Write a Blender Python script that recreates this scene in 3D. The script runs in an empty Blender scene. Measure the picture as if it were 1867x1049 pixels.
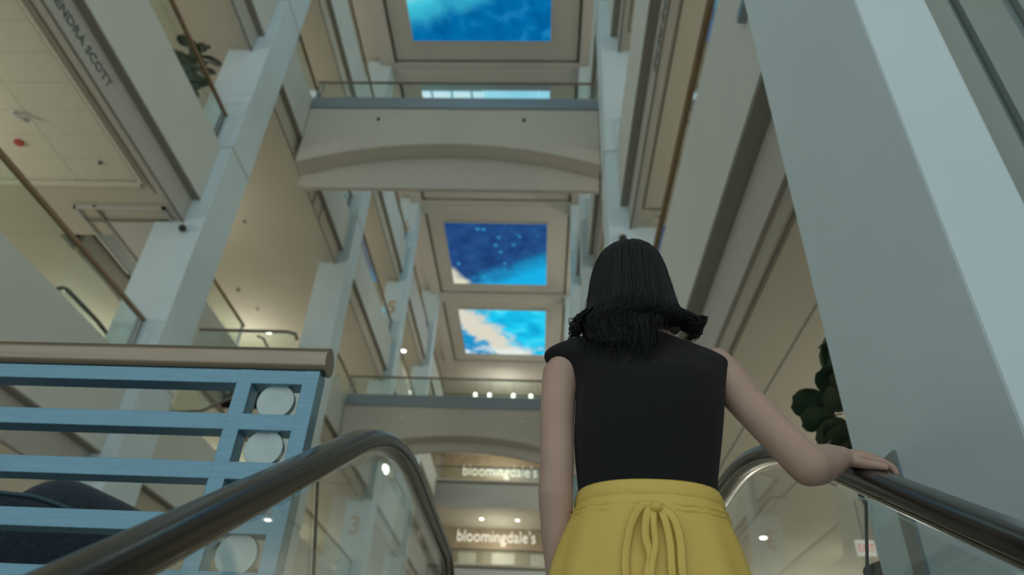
import bpy, bmesh, math, random
from mathutils import Vector, Matrix
S = bpy.context.scene
COL = S.collection
R = math.radians

# ------------------------------------------------------------------ camera
FPX = 1287.22
cam_data = bpy.data.cameras.new('camera')
cam_data.sensor_width = 36.0
cam_data.lens = 36.0 * FPX / 1867.0
cam_data.clip_start = 0.05
cam_data.clip_end = 300
cam_data.dof.use_dof = True
cam_data.dof.focus_distance = 1.65
cam_data.dof.aperture_fstop = 2.9
cam = bpy.data.objects.new('camera', cam_data)
COL.objects.link(cam)
right = Vector((0.99861184, 0.02902539, 0.04395356))
down = Vector((0.01958774, 0.56998205, -0.82142363))
fwd = Vector((-0.04889488, 0.82114432, 0.56862229))
cam.matrix_world = Matrix(((right.x, -down.x, -fwd.x, 0), (right.y, -down.y, -fwd.y, 0), (right.z, -down.z, -fwd.z, 0), (0, 0, 0, 1)))
S.camera = cam

# ------------------------------------------------------------------ world and exposure
world = bpy.data.worlds.new('world')
S.world = world
world.use_nodes = True
world.node_tree.nodes['Background'].inputs[0].default_value = (0.64, 0.70, 0.68, 1)
world.node_tree.nodes['Background'].inputs[1].default_value = 0.86
S.view_settings.view_transform = 'Standard'
S.view_settings.look = 'None'
S.view_settings.exposure = 0.25
S.view_settings.gamma = 1.0
S.view_settings.use_curve_mapping = False

def point_lamp(loc, power, color, radius=0.25):
    d = bpy.data.lights.new('shop_fill_lamp', 'POINT')
    d.energy = power; d.color = color; d.shadow_soft_size = radius
    o = bpy.data.objects.new('shop_fill_lamp', d); o.location = loc
    COL.objects.link(o)
    return o

# ------------------------------------------------------------------ materials
MATS = {}
def mat(name, color, rough=0.6, metal=0.0, noise=0.0, nscale=8.0, bump=0.0, bscale=60.0, emit=None, estr=0.0, spec=0.5, stretch=None, sheen=0.0):
    m = bpy.data.materials.new(name); m.use_nodes = True
    nt = m.node_tree; b = nt.nodes['Principled BSDF']
    b.inputs['Base Color'].default_value = (*color, 1)
    b.inputs['Roughness'].default_value = rough
    b.inputs['Metallic'].default_value = metal
    b.inputs['Specular IOR Level'].default_value = spec
    if sheen: b.inputs['Sheen Weight'].default_value = sheen
    tc = nt.nodes.new('ShaderNodeTexCoord')
    vec = tc.outputs['Object']
    if stretch:
        mp = nt.nodes.new('ShaderNodeMapping'); mp.inputs['Scale'].default_value = stretch
        nt.links.new(vec, mp.inputs['Vector']); vec = mp.outputs['Vector']
    if noise:
        n = nt.nodes.new('ShaderNodeTexNoise'); n.inputs['Scale'].default_value = nscale; n.inputs['Detail'].default_value = 4
        nt.links.new(vec, n.inputs['Vector'])
        r = nt.nodes.new('ShaderNodeValToRGB')
        r.color_ramp.elements[0].position = 0.3; r.color_ramp.elements[1].position = 0.7
        r.color_ramp.elements[0].color = (*[c * (1 - noise) for c in color], 1)
        r.color_ramp.elements[1].color = (*[min(1, c * (1 + noise)) for c in color], 1)
        nt.links.new(n.outputs['Fac'], r.inputs['Fac'])
        nt.links.new(r.outputs['Color'], b.inputs['Base Color'])
    if bump:
        n2 = nt.nodes.new('ShaderNodeTexNoise'); n2.inputs['Scale'].default_value = bscale
        nt.links.new(vec, n2.inputs['Vector'])
        bp = nt.nodes.new('ShaderNodeBump'); bp.inputs['Strength'].default_value = bump; bp.inputs['Distance'].default_value = 0.01
        nt.links.new(n2.outputs['Fac'], bp.inputs['Height']); nt.links.new(bp.outputs['Normal'], b.inputs['Normal'])
    if emit:
        b.inputs['Emission Color'].default_value = (*emit, 1); b.inputs['Emission Strength'].default_value = estr
    MATS[name] = m
    return m

mat('column_paint_blue_lit', (0.57, 0.71, 0.775), 0.55, noise=0.03, nscale=1.5)  # off-white columns; the screens' blue light is put into this paint
mat('fascia_paint', (0.56, 0.60, 0.58), 0.6, noise=0.03, nscale=1.2)
mat('band_paint', (0.42, 0.43, 0.41), 0.6, noise=0.03)
mat('soffit_paint', (0.47, 0.455, 0.38), 0.75, noise=0.03, nscale=1.0)
mat('tile_paint', (0.58, 0.58, 0.49), 0.8, noise=0.02, bump=0.05)
mat('bridge_paint', (0.53, 0.51, 0.455), 0.65, noise=0.03)
mat('trim_dark', (0.16, 0.15, 0.125), 0.5)
mat('bronze', (0.27, 0.26, 0.23), 0.5, 0.2)
mat('wood_rail', (0.24, 0.16, 0.09), 0.4, noise=0.25, nscale=6, stretch=(8, 0.4, 8))
mat('steel', (0.30, 0.34, 0.37), 0.35, 0.8, noise=0.08, nscale=12)
mat('shoe_metal', (0.28, 0.34, 0.385), 0.4, 0.55)
mat('rail_blue_lit', (0.17, 0.33, 0.44), 0.40, 0.6, noise=0.08, nscale=30, stretch=(0.3, 8, 8))  # blue-grey finish with blue screen reflections put into the colour
mat('tube_metal', (0.31, 0.27, 0.215), 0.24, 0.95, noise=0.05, nscale=20, stretch=(0.3, 6, 6))
mat('disc_metal', (0.38, 0.48, 0.49), 0.42, 0.6, noise=0.1, nscale=14)
mat('rubber', (0.018, 0.018, 0.017), 0.2, spec=0.6)
mat('guide_steel', (0.22, 0.21, 0.18), 0.25, 1.0)
mat('seam', (0.03, 0.035, 0.035), 0.6)
mat('floor_stone', (0.60, 0.56, 0.48), 0.35, noise=0.1, nscale=3)
mat('wall_paint', (0.62, 0.58, 0.50), 0.8, noise=0.04, nscale=0.7)
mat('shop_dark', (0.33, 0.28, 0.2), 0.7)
mat('shopfront', (0.25, 0.30, 0.28), 0.5, noise=0.06, nscale=1.5)
mat('shopfront_strip', (0.16, 0.23, 0.23), 0.3)
mat('coffer_paint', (0.55, 0.54, 0.50), 0.7, noise=0.02)
mat('navy_fabric', (0.010, 0.026, 0.045), 0.9, noise=0.35, nscale=60, bump=0.4, bscale=180, sheen=0.15)
mat('navy_piping', (0.05, 0.11, 0.15), 0.8)
mat('chair_leg', (0.05, 0.035, 0.02), 0.5)
mat('leaf', (0.030, 0.062, 0.030), 0.5, noise=0.25, nscale=10)
mat('stem', (0.10, 0.08, 0.05), 0.8)
mat('pot', (0.35, 0.35, 0.33), 0.5)
mat('soil', (0.03, 0.022, 0.015), 0.95)
mat('black_plastic', (0.02, 0.02, 0.02), 0.3)
mat('white_plastic', (0.7, 0.7, 0.68), 0.4)
mat('red_plastic', (0.40, 0.06, 0.045), 0.5)
mat('letter_dark', (0.13, 0.15, 0.15), 0.5)
mat('letter_gold', (0.52, 0.38, 0.26), 0.5)
mat('letter_red', (0.6, 0.12, 0.08), 0.5, emit=(0.7, 0.1, 0.06), estr=0.25)
mat('letter_lit', (0.8, 0.8, 0.72), 0.5, emit=(1, 0.97, 0.86), estr=0.38)
mat('exit_face', (0.75, 0.78, 0.74), 0.4, emit=(0.8, 0.85, 0.8), estr=0.2)
mat('bulb', (1, 1, 1), 0.4, emit=(1, 0.95, 0.82), estr=6.0)
mat('sign_board', (0.34, 0.28, 0.19), 0.6, noise=0.1, nscale=2)
# person
mat('skin', (0.43, 0.30, 0.245), 0.5, noise=0.05, nscale=12, spec=0.3)
mat('top_fabric', (0.012, 0.013, 0.014), 0.95, bump=0.3, bscale=350, sheen=0.05, spec=0.2)
mat('trouser_fabric', (0.63, 0.475, 0.115), 0.55, noise=0.06, nscale=5, bump=0.12, bscale=25, spec=0.35)
mat('hair', (0.0045, 0.0062, 0.0085), 0.5, noise=0.5, nscale=30, stretch=(6, 6, 0.4), spec=0.22)
mat('shoe_leather', (0.05, 0.04, 0.035), 0.5)
mat('eye_white', (0.8, 0.8, 0.78), 0.2)
mat('lip', (0.42, 0.15, 0.13), 0.5)

def glass_mat(name, tint, refl=1.0):
    m = bpy.data.materials.new(name); m.use_nodes = True
    nt = m.node_tree; nt.nodes.clear()
    out = nt.nodes.new('ShaderNodeOutputMaterial'); mix = nt.nodes.new('ShaderNodeMixShader')
    tr = nt.nodes.new('ShaderNodeBsdfTransparent'); gl = nt.nodes.new('ShaderNodeBsdfGlossy'); lw = nt.nodes.new('ShaderNodeLayerWeight'); lw.inputs['Blend'].default_value = 0.5; fr = nt.nodes.new('ShaderNodeMath')
    fr.operation = 'MULTIPLY_ADD'; pw = nt.nodes.new('ShaderNodeMath'); pw.operation = 'POWER'; pw.inputs[1].default_value = 5.0
    nt.links.new(lw.outputs['Facing'], pw.inputs[0]); nt.links.new(pw.outputs[0], fr.inputs[0]); fr.inputs[1].default_value = 0.9; fr.inputs[2].default_value = 0.04
    tr.inputs['Color'].default_value = (*tint, 1); gl.inputs['Roughness'].default_value = 0.02; gl.inputs['Color'].default_value = (refl, refl, refl, 1)
    nt.links.new(fr.outputs[0], mix.inputs[0]); nt.links.new(tr.outputs[0], mix.inputs[1]); nt.links.new(gl.outputs[0], mix.inputs[2])
    nt.links.new(mix.outputs[0], out.inputs['Surface'])
    MATS[name] = m
glass_mat('glass', (0.92, 0.965, 0.94))
glass_mat('glass_clear', (0.93, 0.96, 0.95))

# ------------------------------------------------------------------ mesh helpers
class MB:
    def __init__(s): s.v = []; s.f = []
    def box(s, x0, x1, y0, y1, z0, z1):
        if x0 > x1: x0, x1 = x1, x0
        if y0 > y1: y0, y1 = y1, y0
        if z0 > z1: z0, z1 = z1, z0
        n = len(s.v)
        s.v += [(x0, y0, z0), (x1, y0, z0), (x1, y1, z0), (x0, y1, z0), (x0, y0, z1), (x1, y0, z1), (x1, y1, z1), (x0, y1, z1)]
        s.f += [tuple(n + i for i in q) for q in ((0, 3, 2, 1), (4, 5, 6, 7), (0, 1, 5, 4), (1, 2, 6, 5), (2, 3, 7, 6), (3, 0, 4, 7))]
        return s
    def rings(s, rings, cap=True, close=True):
        n0 = len(s.v); k = len(rings[0])
        for r in rings: s.v += [tuple(p) for p in r]
        for i in range(len(rings) - 1):
            for j in range(k if close else k - 1):
                a = n0 + i * k + j; b = n0 + i * k + (j + 1) % k
                s.f.append((a, b, b + k, a + k))
        if cap:
            s.f.append(tuple(n0 + j for j in reversed(range(k))))
            s.f.append(tuple(n0 + (len(rings) - 1) * k + j for j in range(k)))
        return s
    def tube(s, pts, rad, seg=12, cap=True, up=None, flat=1.0):
        pts = [Vector(p) for p in pts]
        rads = rad if isinstance(rad, (list, tuple)) else [rad] * len(pts)
        rings = []; prev = None
        for i, p in enumerate(pts):
            t = (pts[min(i + 1, len(pts) - 1)] - pts[max(i - 1, 0)]).normalized()
            ref = prev if prev is not None else (Vector(up) if up else (Vector((0, 0, 1)) if abs(t.z) < 0.9 else Vector((1, 0, 0))))
            a = (ref - t * ref.dot(t)).normalized(); b = t.cross(a); prev = a
            rings.append([p + (a * math.cos(2 * math.pi * j / seg) * flat + b * math.sin(2 * math.pi * j / seg)) * rads[i] for j in range(seg)])
        return s.rings(rings, cap)
    def sweep(s, pts, prof, side, cap=True):
        """prof = list of (side, normal) offsets; side = fixed side vector"""
        pts = [Vector(p) for p in pts]; side = Vector(side); rings = []
        for i, p in enumerate(pts):
            t = (pts[min(i + 1, len(pts) - 1)] - pts[max(i - 1, 0)]).normalized()
            nrm = side.cross(t).normalized()
            rings.append([p + side * u + nrm * w for u, w in prof])
        return s.rings(rings, cap)
    def cyl(s, c, axis, r, h, seg=24, r2=None):
        c = Vector(c); a = Vector(axis).normalized()
        e1 = a.orthogonal().normalized(); e2 = a.cross(e1); r2 = r if r2 is None else r2
        return s.rings([[c + e1 * math.cos(t) * rr + e2 * math.sin(t) * rr + a * d for t in [2 * math.pi * j / seg for j in range(seg)]] for rr, d in ((r, 0), (r2, h))])
    def sphere(s, c, rx, ry, rz, seg=20, rn=12):
        rr = []
        for i in range(rn + 1):
            th = max(0.02, min(math.pi - 0.02, math.pi * i / rn))
            rr.append([(c[0] + rx * math.sin(th) * math.cos(2 * math.pi * j / seg), c[1] + ry * math.sin(th) * math.sin(2 * math.pi * j / seg), c[2] - rz * math.cos(th)) for j in range(seg)])
        return s.rings(rr)
    def mesh(s, name):
        me = bpy.data.meshes.new(name); me.from_pydata(s.v, [], s.f)
        bm = bmesh.new(); bm.from_mesh(me); bmesh.ops.recalc_face_normals(bm, faces=bm.faces); bm.to_mesh(me); bm.free()
        return me
    def build(s, name, m, parent=None, smooth=False, bevel=0.0):
        me = s.mesh(name); me.materials.append(MATS[m])
        if smooth:
            for p in me.polygons: p.use_smooth = True
        o = bpy.data.objects.new(name, me); COL.objects.link(o)
        if parent: o.parent = parent; o.matrix_parent_inverse = parent.matrix_basis.inverted()
        if bevel:
            b = o.modifiers.new('bevel', 'BEVEL'); b.width = bevel; b.segments = 2; b.limit_method = 'ANGLE'
        if smooth == 'auto':
            try:
                me.set_sharp_from_angle(angle=R(40))
            except Exception: pass
        return o

def tag(o, label=None, cat=None, group=None, kind=None):
    if label: o['label'] = label
    if cat: o['category'] = cat
    if group: o['group'] = group
    if kind: o['kind'] = kind
    return o
def thing(name, label, cat, loc, group=None):
    o = bpy.data.objects.new(name, None); COL.objects.link(o); o.location = loc
    o.empty_display_size = 0.2
    bpy.context.view_layer.update()
    return tag(o, label, cat, group)
def struct(name, mb, m, label=None, cat=None, **k):
    o = mb.build(name, m, **k); o['kind'] = 'structure'
    tag(o, label, cat)
    return o
def text_mesh(body, size, m, name, parent, origin, ux, uy, depth=0.02, align='LEFT', bold=0.0, spacing=1.0, width=None):
    """text laid out in the plane spanned by ux (reading direction) and uy (up)"""
    c = bpy.data.curves.new('t', 'FONT'); c.body = body; c.size = size; c.extrude = depth / 2; c.align_x = align; c.offset = bold; c.space_character = spacing; c.resolution_u = 3
    t = bpy.data.objects.new('t', c); COL.objects.link(t)
    dg = bpy.context.evaluated_depsgraph_get()
    me = bpy.data.meshes.new_from_object(t.evaluated_get(dg)); me.name = name
    bpy.data.objects.remove(t); bpy.data.curves.remove(c)
    ux = Vector(ux); uy = Vector(uy); uz = ux.cross(uy); o3 = Vector(origin)
    k = 1.0
    if width:
        xs = [v.co.x for v in me.vertices]; k = width / (max(xs) - min(xs))
    for v in me.vertices: v.co = o3 + ux * v.co.x * k + uy * v.co.y + uz * v.co.z
    me.materials.clear(); me.materials.append(MATS[m])
    o = bpy.data.objects.new(name, me); COL.objects.link(o)
    if parent: o.parent = parent; o.matrix_parent_inverse = parent.matrix_basis.inverted()
    return o

# ------------------------------------------------------------------ building constants
EL, ER = -7.2, 1.44               # atrium edges of the galleries, left and right
CL0, CL1 = -7.97, -6.95           # left columns in x
CR0, CR1 = 1.2, 2.22              # right columns in x
CY = [(1.69, 2.66), (10.8, 11.85), (19.6, 20.55), (28.5, 29.5), (37.3, 38.3)]
BAYS = [(2.9, 10.8), (11.85, 19.6), (20.55, 28.5), (29.5, 37.3), (38.3, 46.4)]
F2, FL = 0.08, {3: 5.6, 4: 11.1, 5: 16.6, 6: 22.1}
HC = 25.3
FGROUND = -5.4

# ------------------------------------------------------------------ setting: floors, walls, top ceiling
fl = struct('floor', MB().box(-15.6, 9.8, -6, 56, FGROUND - 0.2, FGROUND), 'floor_stone')
struct('floor', MB().box(-15.6, EL, -6, 56, F2 - 0.5, F2).box(1.0, 9.8, 2.9, 56, F2 - 0.5, F2).box(1.6, 9.8, -6, 2.9, F2 - 0.5, F2).box(EL, -0.80, 2.03, 9.0, F2 - 0.5, F2).box(-0.80, 1.0, 3.05, 9.0, F2 - 0.5, F2), 'floor_stone')
struct('wall_left', MB().box(-15.8, -15.6, -6, 56, FGROUND, 26.2), 'wall_paint')
struct('wall_right', MB().box(9.8, 10.0, -6, 56, FGROUND, 26.2), 'wall_paint')
struct('wall_end', MB().box(-15.8, 10.0, 56, 56.2, FGROUND, 26.2), 'wall_paint')

# top ceiling: recessed field, cross beams, frames round each screen
struct('ceiling', MB().box(-15.8, 10.0, -6, 56, HC + 0.35, HC + 0.6), 'coffer_paint')
SCREENS = [(-5.35, 0.55), (3.55, 9.45), (12.45, 18.35), (20.95, 27.0), (30.2, 36.1), (39.1, 45.0)]
SX0, SX1 = -5.8, -0.03
beams = [(-6, -5.9), (0.95, 3.2)] + [(a - 0.12, b - 0.05) for a, b in CY[1:]] + [(46.2, 47.2)]
n = 1
for a, b in beams:
    struct('trim_%d' % n, MB().box(EL - 0.2, ER + 0.2, a, b, HC - 0.10, HC + 0.35).box(EL + 0.5, ER - 0.5, a + 0.3, b - 0.3, HC - 0.14, HC - 0.10), 'coffer_paint'); n += 1
for k in range(len(beams) - 1):
    a, b = beams[k][1], beams[k + 1][0]
    # panel with a dark reveal round its edge
    struct('ceiling', MB().box(EL + 0.55, ER - 0.35, a + 0.12, b - 0.12, HC, HC + 0.1), 'coffer_paint')
    t = MB()
    x0, x1, y0, y1 = EL + 0.47, ER - 0.27, a + 0.04, b - 0.04
    for q in ((x0, x1, y0, y0 + 0.09), (x0, x1, y1 - 0.09, y1), (x0, x0 + 0.09, y0, y1), (x1 - 0.09, x1, y0, y1)): t.box(*q, HC + 0.02, HC + 0.06)
    struct('trim_%d' % n, t, 'trim_dark'); n += 1
    t = MB()
    for q in ((EL - 0.2, EL + 0.42, a, b), (ER - 0.22, ER + 0.2, a, b)): t.box(*q, HC - 0.12, HC + 0.35)
    struct('trim_%d' % n, t, 'coffer_paint'); n += 1

# ------------------------------------------------------------------ ceiling screens
def screen_mat(name, build):
    m = bpy.data.materials.new(name); m.use_nodes = True
    nt = m.node_tree; nt.nodes.clear()
    out = nt.nodes.new('ShaderNodeOutputMaterial'); em = nt.nodes.new('ShaderNodeEmission')
    nt.links.new(em.outputs[0], out.inputs['Surface'])
    tc = nt.nodes.new('ShaderNodeTexCoord')
    sep = nt.nodes.new('ShaderNodeSeparateXYZ'); nt.links.new(tc.outputs['Generated'], sep.inputs[0])
    col, strength = build(nt, tc.outputs['Generated'], sep.outputs[0], sep.outputs[1])
    nt.links.new(col, em.inputs[0]); em.inputs[1].default_value = strength
    MATS[name] = m
def N(nt, t, **k):
    x = nt.nodes.new(t)
    for a, b in k.items(): setattr(x, a, b)
    return x
def noise(nt, vec, scale, detail=4, dist=0.0):
    n = N(nt, 'ShaderNodeTexNoise'); n.inputs['Scale'].default_value = scale; n.inputs['Detail'].default_value = detail; n.inputs['Distortion'].default_value = dist
    nt.links.new(vec, n.inputs['Vector']); return n.outputs['Fac']
def math_(nt, op, a, b=0.0, c=0.0, clamp=False):
    m = N(nt, 'ShaderNodeMath', operation=op); m.use_clamp = clamp
    for i, v in enumerate((a, b, c)):
        if isinstance(v, (int, float)): m.inputs[i].default_value = v
        else: nt.links.new(v, m.inputs[i])
    return m.outputs[0]
def ramp(nt, fac, stops):
    r = N(nt, 'ShaderNodeValToRGB'); e = r.color_ramp.elements
    while len(e) < len(stops): e.new(0.5)
    for el, (p, c) in zip(e, stops): el.position = p; el.color = (*c, 1)
    nt.links.new(fac, r.inputs['Fac']); return r.outputs['Color']
def mixc(nt, fac, a, b):
    m = N(nt, 'ShaderNodeMix', data_type='RGBA')
    if isinstance(fac, (int, float)): m.inputs[0].default_value = fac
    else: nt.links.new(fac, m.inputs[0])
    for i, v in ((6, a), (7, b)):
        if isinstance(v, tuple): m.inputs[i].default_value = (*v, 1)
        else: nt.links.new(v, m.inputs[i])
    return m.outputs[2]
def smooth(nt, x, lo, hi):
    m = N(nt, 'ShaderNodeMapRange', interpolation_type='SMOOTHSTEP'); m.inputs[1].default_value = lo; m.inputs[2].default_value = hi
    nt.links.new(x, m.inputs[0]); return m.outputs[0]
# generated x: 0 = left edge, generated y: 0 = near edge of the ceiling (top of the picture), 1 = far edge (bottom)
def scr_deep(nt, vec, x, y):
    base = ramp(nt, noise(nt, vec, 7, 6, 0.6), [(0.3, (0.000, 0.085, 0.25)), (0.55, (0.0, 0.125, 0.33)), (0.75, (0.012, 0.19, 0.42))])
    f = math_(nt, 'ADD', math_(nt, 'MULTIPLY', y, 1.0), math_(nt, 'MULTIPLY', x, 0.45))
    f = math_(nt, 'ADD', f, math_(nt, 'MULTIPLY', noise(nt, vec, 5, 5, 0.8), 0.25))
    glow = smooth(nt, f, 1.12, 0.80)
    c = mixc(nt, glow, base, (0.05, 0.50, 0.62))
    return mixc(nt, smooth(nt, f, 0.86, 0.68), c, (0.55, 0.62, 0.55)), 1.0
def scr_pale(nt, vec, x, y):
    base = ramp(nt, noise(nt, vec, 3, 4), [(0.3, (0.22, 0.55, 0.72)), (0.7, (0.34, 0.66, 0.80))])
    br = N(nt, 'ShaderNodeTexBrick'); br.inputs['Scale'].default_value = 3.2; br.inputs['Color1'].default_value = (0.55, 0.72, 0.78, 1); br.inputs['Color2'].default_value = (0.45, 0.66, 0.76, 1); br.inputs['Mortar'].default_value = (0.10, 0.25, 0.35, 1); br.inputs['Mortar Size'].default_value = 0.03
    nt.links.new(vec, br.inputs['Vector'])
    c = mixc(nt, smooth(nt, x, 0.52, 0.44), base, br.outputs['Color'])
    return mixc(nt, smooth(nt, y, 0.36, 0.62), c, (0.02, 0.46, 0.72)), 1.0
def scr_stars(nt, vec, x, y):
    base = ramp(nt, noise(nt, vec, 6, 3), [(0.35, (0.010, 0.042, 0.145)), (0.7, (0.018, 0.075, 0.23))])
    vo = N(nt, 'ShaderNodeTexVoronoi'); vo.inputs['Scale'].default_value = 9.0; nt.links.new(vec, vo.inputs['Vector'])
    pick = math_(nt, 'GREATER_THAN', vo.outputs['Color'], 0.45)
    dot = math_(nt, 'MULTIPLY', smooth(nt, vo.outputs['Distance'], 0.26, 0.15), pick)
    base = mixc(nt, math_(nt, 'MULTIPLY', dot, 0.55), base, (0.04, 0.36, 0.62))
    f = math_(nt, 'ADD', math_(nt, 'MULTIPLY', y, 0.9), math_(nt, 'MULTIPLY', x, 0.55))
    f = math_(nt, 'ADD', f, math_(nt, 'MULTIPLY', noise(nt, vec, 4, 5, 0.8), 0.30))
    c = mixc(nt, smooth(nt, f, 1.00, 1.36), base, (0.008, 0.36, 0.66))
    g = math_(nt, 'ADD', math_(nt, 'SUBTRACT', y, math_(nt, 'MULTIPLY', x, 1.6)), math_(nt, 'MULTIPLY', noise(nt, vec, 6, 5, 0.5), 0.35))
    return mixc(nt, smooth(nt, g, 0.80, 1.02), c, (0.62, 0.60, 0.46)), 1.0
def scr_cloud(nt, vec, x, y):
    base = ramp(nt, noise(nt, vec, 3.5, 5, 0.8), [(0.3, (0.005, 0.30, 0.56)), (0.55, (0.01, 0.50, 0.74)), (0.75, (0.10, 0.66, 0.85))])
    w = math_(nt, 'MULTIPLY', math_(nt, 'SUBTRACT', noise(nt, vec, 4.5, 6, 0.7), 0.5), 0.55)
    d = math_(nt, 'ADD', math_(nt, 'SUBTRACT', math_(nt, 'MULTIPLY', y, 0.62), x), w)     # 0 along a diagonal running down to the right
    band = math_(nt, 'MULTIPLY', smooth(nt, d, -0.30, -0.08), smooth(nt, d, 0.30, 0.16))
    c = mixc(nt, smooth(nt, d, 0.10, 0.32), base, (0.01, 0.24, 0.50))
    c = mixc(nt, band, c, (0.60, 0.57, 0.47))
    h = math_(nt, 'MULTIPLY', smooth(nt, y, 0.74, 0.98), smooth(nt, noise(nt, vec, 5, 3), 0.42, 0.60))
    return mixc(nt, h, c, (0.66, 0.72, 0.70)), 1.0
screen_mat('screen_deep', scr_deep); screen_mat('screen_pale', scr_pale); screen_mat('screen_stars', scr_stars); screen_mat('screen_cloud', scr_cloud)
scr_info = [('screen_cloud', None), ('screen_deep', None),
            ('screen_deep', 'square ceiling screen showing deep blue water, nearest one above the upper bridge'),
            ('screen_pale', 'square ceiling screen with pale blue picture, seen through the upper bridge glass'),
            ('screen_stars', 'square ceiling screen showing dark blue night sky with round light spots'),
            ('screen_cloud', 'square ceiling screen showing bright cyan sky with a cream cloud, farthest one')]
for (y0, y1), (mn, lab) in zip(SCREENS, scr_info):
    if lab is None: lab = 'added square blue ceiling screen above the escalator, out of the picture' + (' behind' if y0 < 0 else '')  # unseen repeats, added for their blue light and reflections
    t = thing('ceiling_screen', lab, 'screen', ((SX0 + SX1) / 2, (y0 + y1) / 2, HC), 'video screens in the atrium ceiling')
    MB().box(SX0, SX1, y0, y1, HC - 0.07, HC - 0.05).build('display', mn, t)
    fr = MB()
    for q in ((SX0 - 0.06, SX1 + 0.06, y0 - 0.06, y0), (SX0 - 0.06, SX1 + 0.06, y1, y1 + 0.06), (SX0 - 0.06, SX0, y0, y1), (SX1, SX1 + 0.06, y0, y1)): fr.box(*q, HC - 0.075, HC + 0.0)
    fr.build('frame', 'fascia_paint', t)

# ------------------------------------------------------------------ columns
ordinal = ['first', 'second', 'third', 'fourth', 'fifth']
COLS = {}
for side in ('left', 'right'):
    for i, (y0, y1) in enumerate(CY):
        if side == 'left' and i == 0: continue
        x0, x1 = (CL0, CL1) if side == 'left' else (CR0, CR1)
        if side == 'right' and i == 0:
            lab = 'huge pale column tinted with blue screen light on the right beside the escalator'
            x1 = 1.475
        else:
            k = i - 1 if side == 'left' else i
            lab = 'square white column on the %s side of the atrium, %s from the camera' % (side, ordinal[k])
        t = thing('column', lab, 'column', ((x0 + x1) / 2, (y0 + y1) / 2, F2), 'columns along the atrium')
        COLS[(side, i)] = t
        MB().box(x0, x1, y0, y1, FGROUND, HC + 0.2).build('shaft', 'column_paint_blue_lit', t, bevel=0.012)
        if not (side == 'right' and i == 0):
            for lv, F in FL.items():
                MB().box(x0 - 0.02, x1 + 0.02, y0 - 0.02, y1 + 0.02, F - 0.04, F + 0.0).build('reveal_ring', 'fascia_paint', t)
        if side == 'left' and i == 3:
            for num, z in (('3', 7.65), ('4', 12.9), ('5', 18.1), ('6', 23.2)):
                text_mesh(num, 1.0, 'letter_gold', 'floor_number', t, ((x0 + x1) / 2 - 0.28, y0 - 0.01, z), (1, 0, 0), (0, 0, 1), bold=0.02)
t0 = COLS[('right', 0)]
MB().box(CR0 - 0.012, CR0 + 0.01, 2.33, 2.41, F2, 0.97).build('steel_corner_strip', 'steel', t0)

# shop front beside the big column
t = thing('storefront', 'dark green-grey panelled shop front right of the huge column', 'shop front', (2.6, 1.95, F2))
xs = [1.48, 1.66, 1.70, 1.88, 1.94, 2.06, 2.10, 2.6, 3.2, 4.0]
for k in range(len(xs) - 1):
    strip = k in (1, 3, 5)
    MB().box(xs[k] + 0.004, xs[k + 1] - 0.004, 1.80 + (0.03 if strip else 0.0), 1.90, F2, 4.6).build('metal_strip' if strip else 'panel', 'shopfront_strip' if strip else 'shopfront', t)

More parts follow.
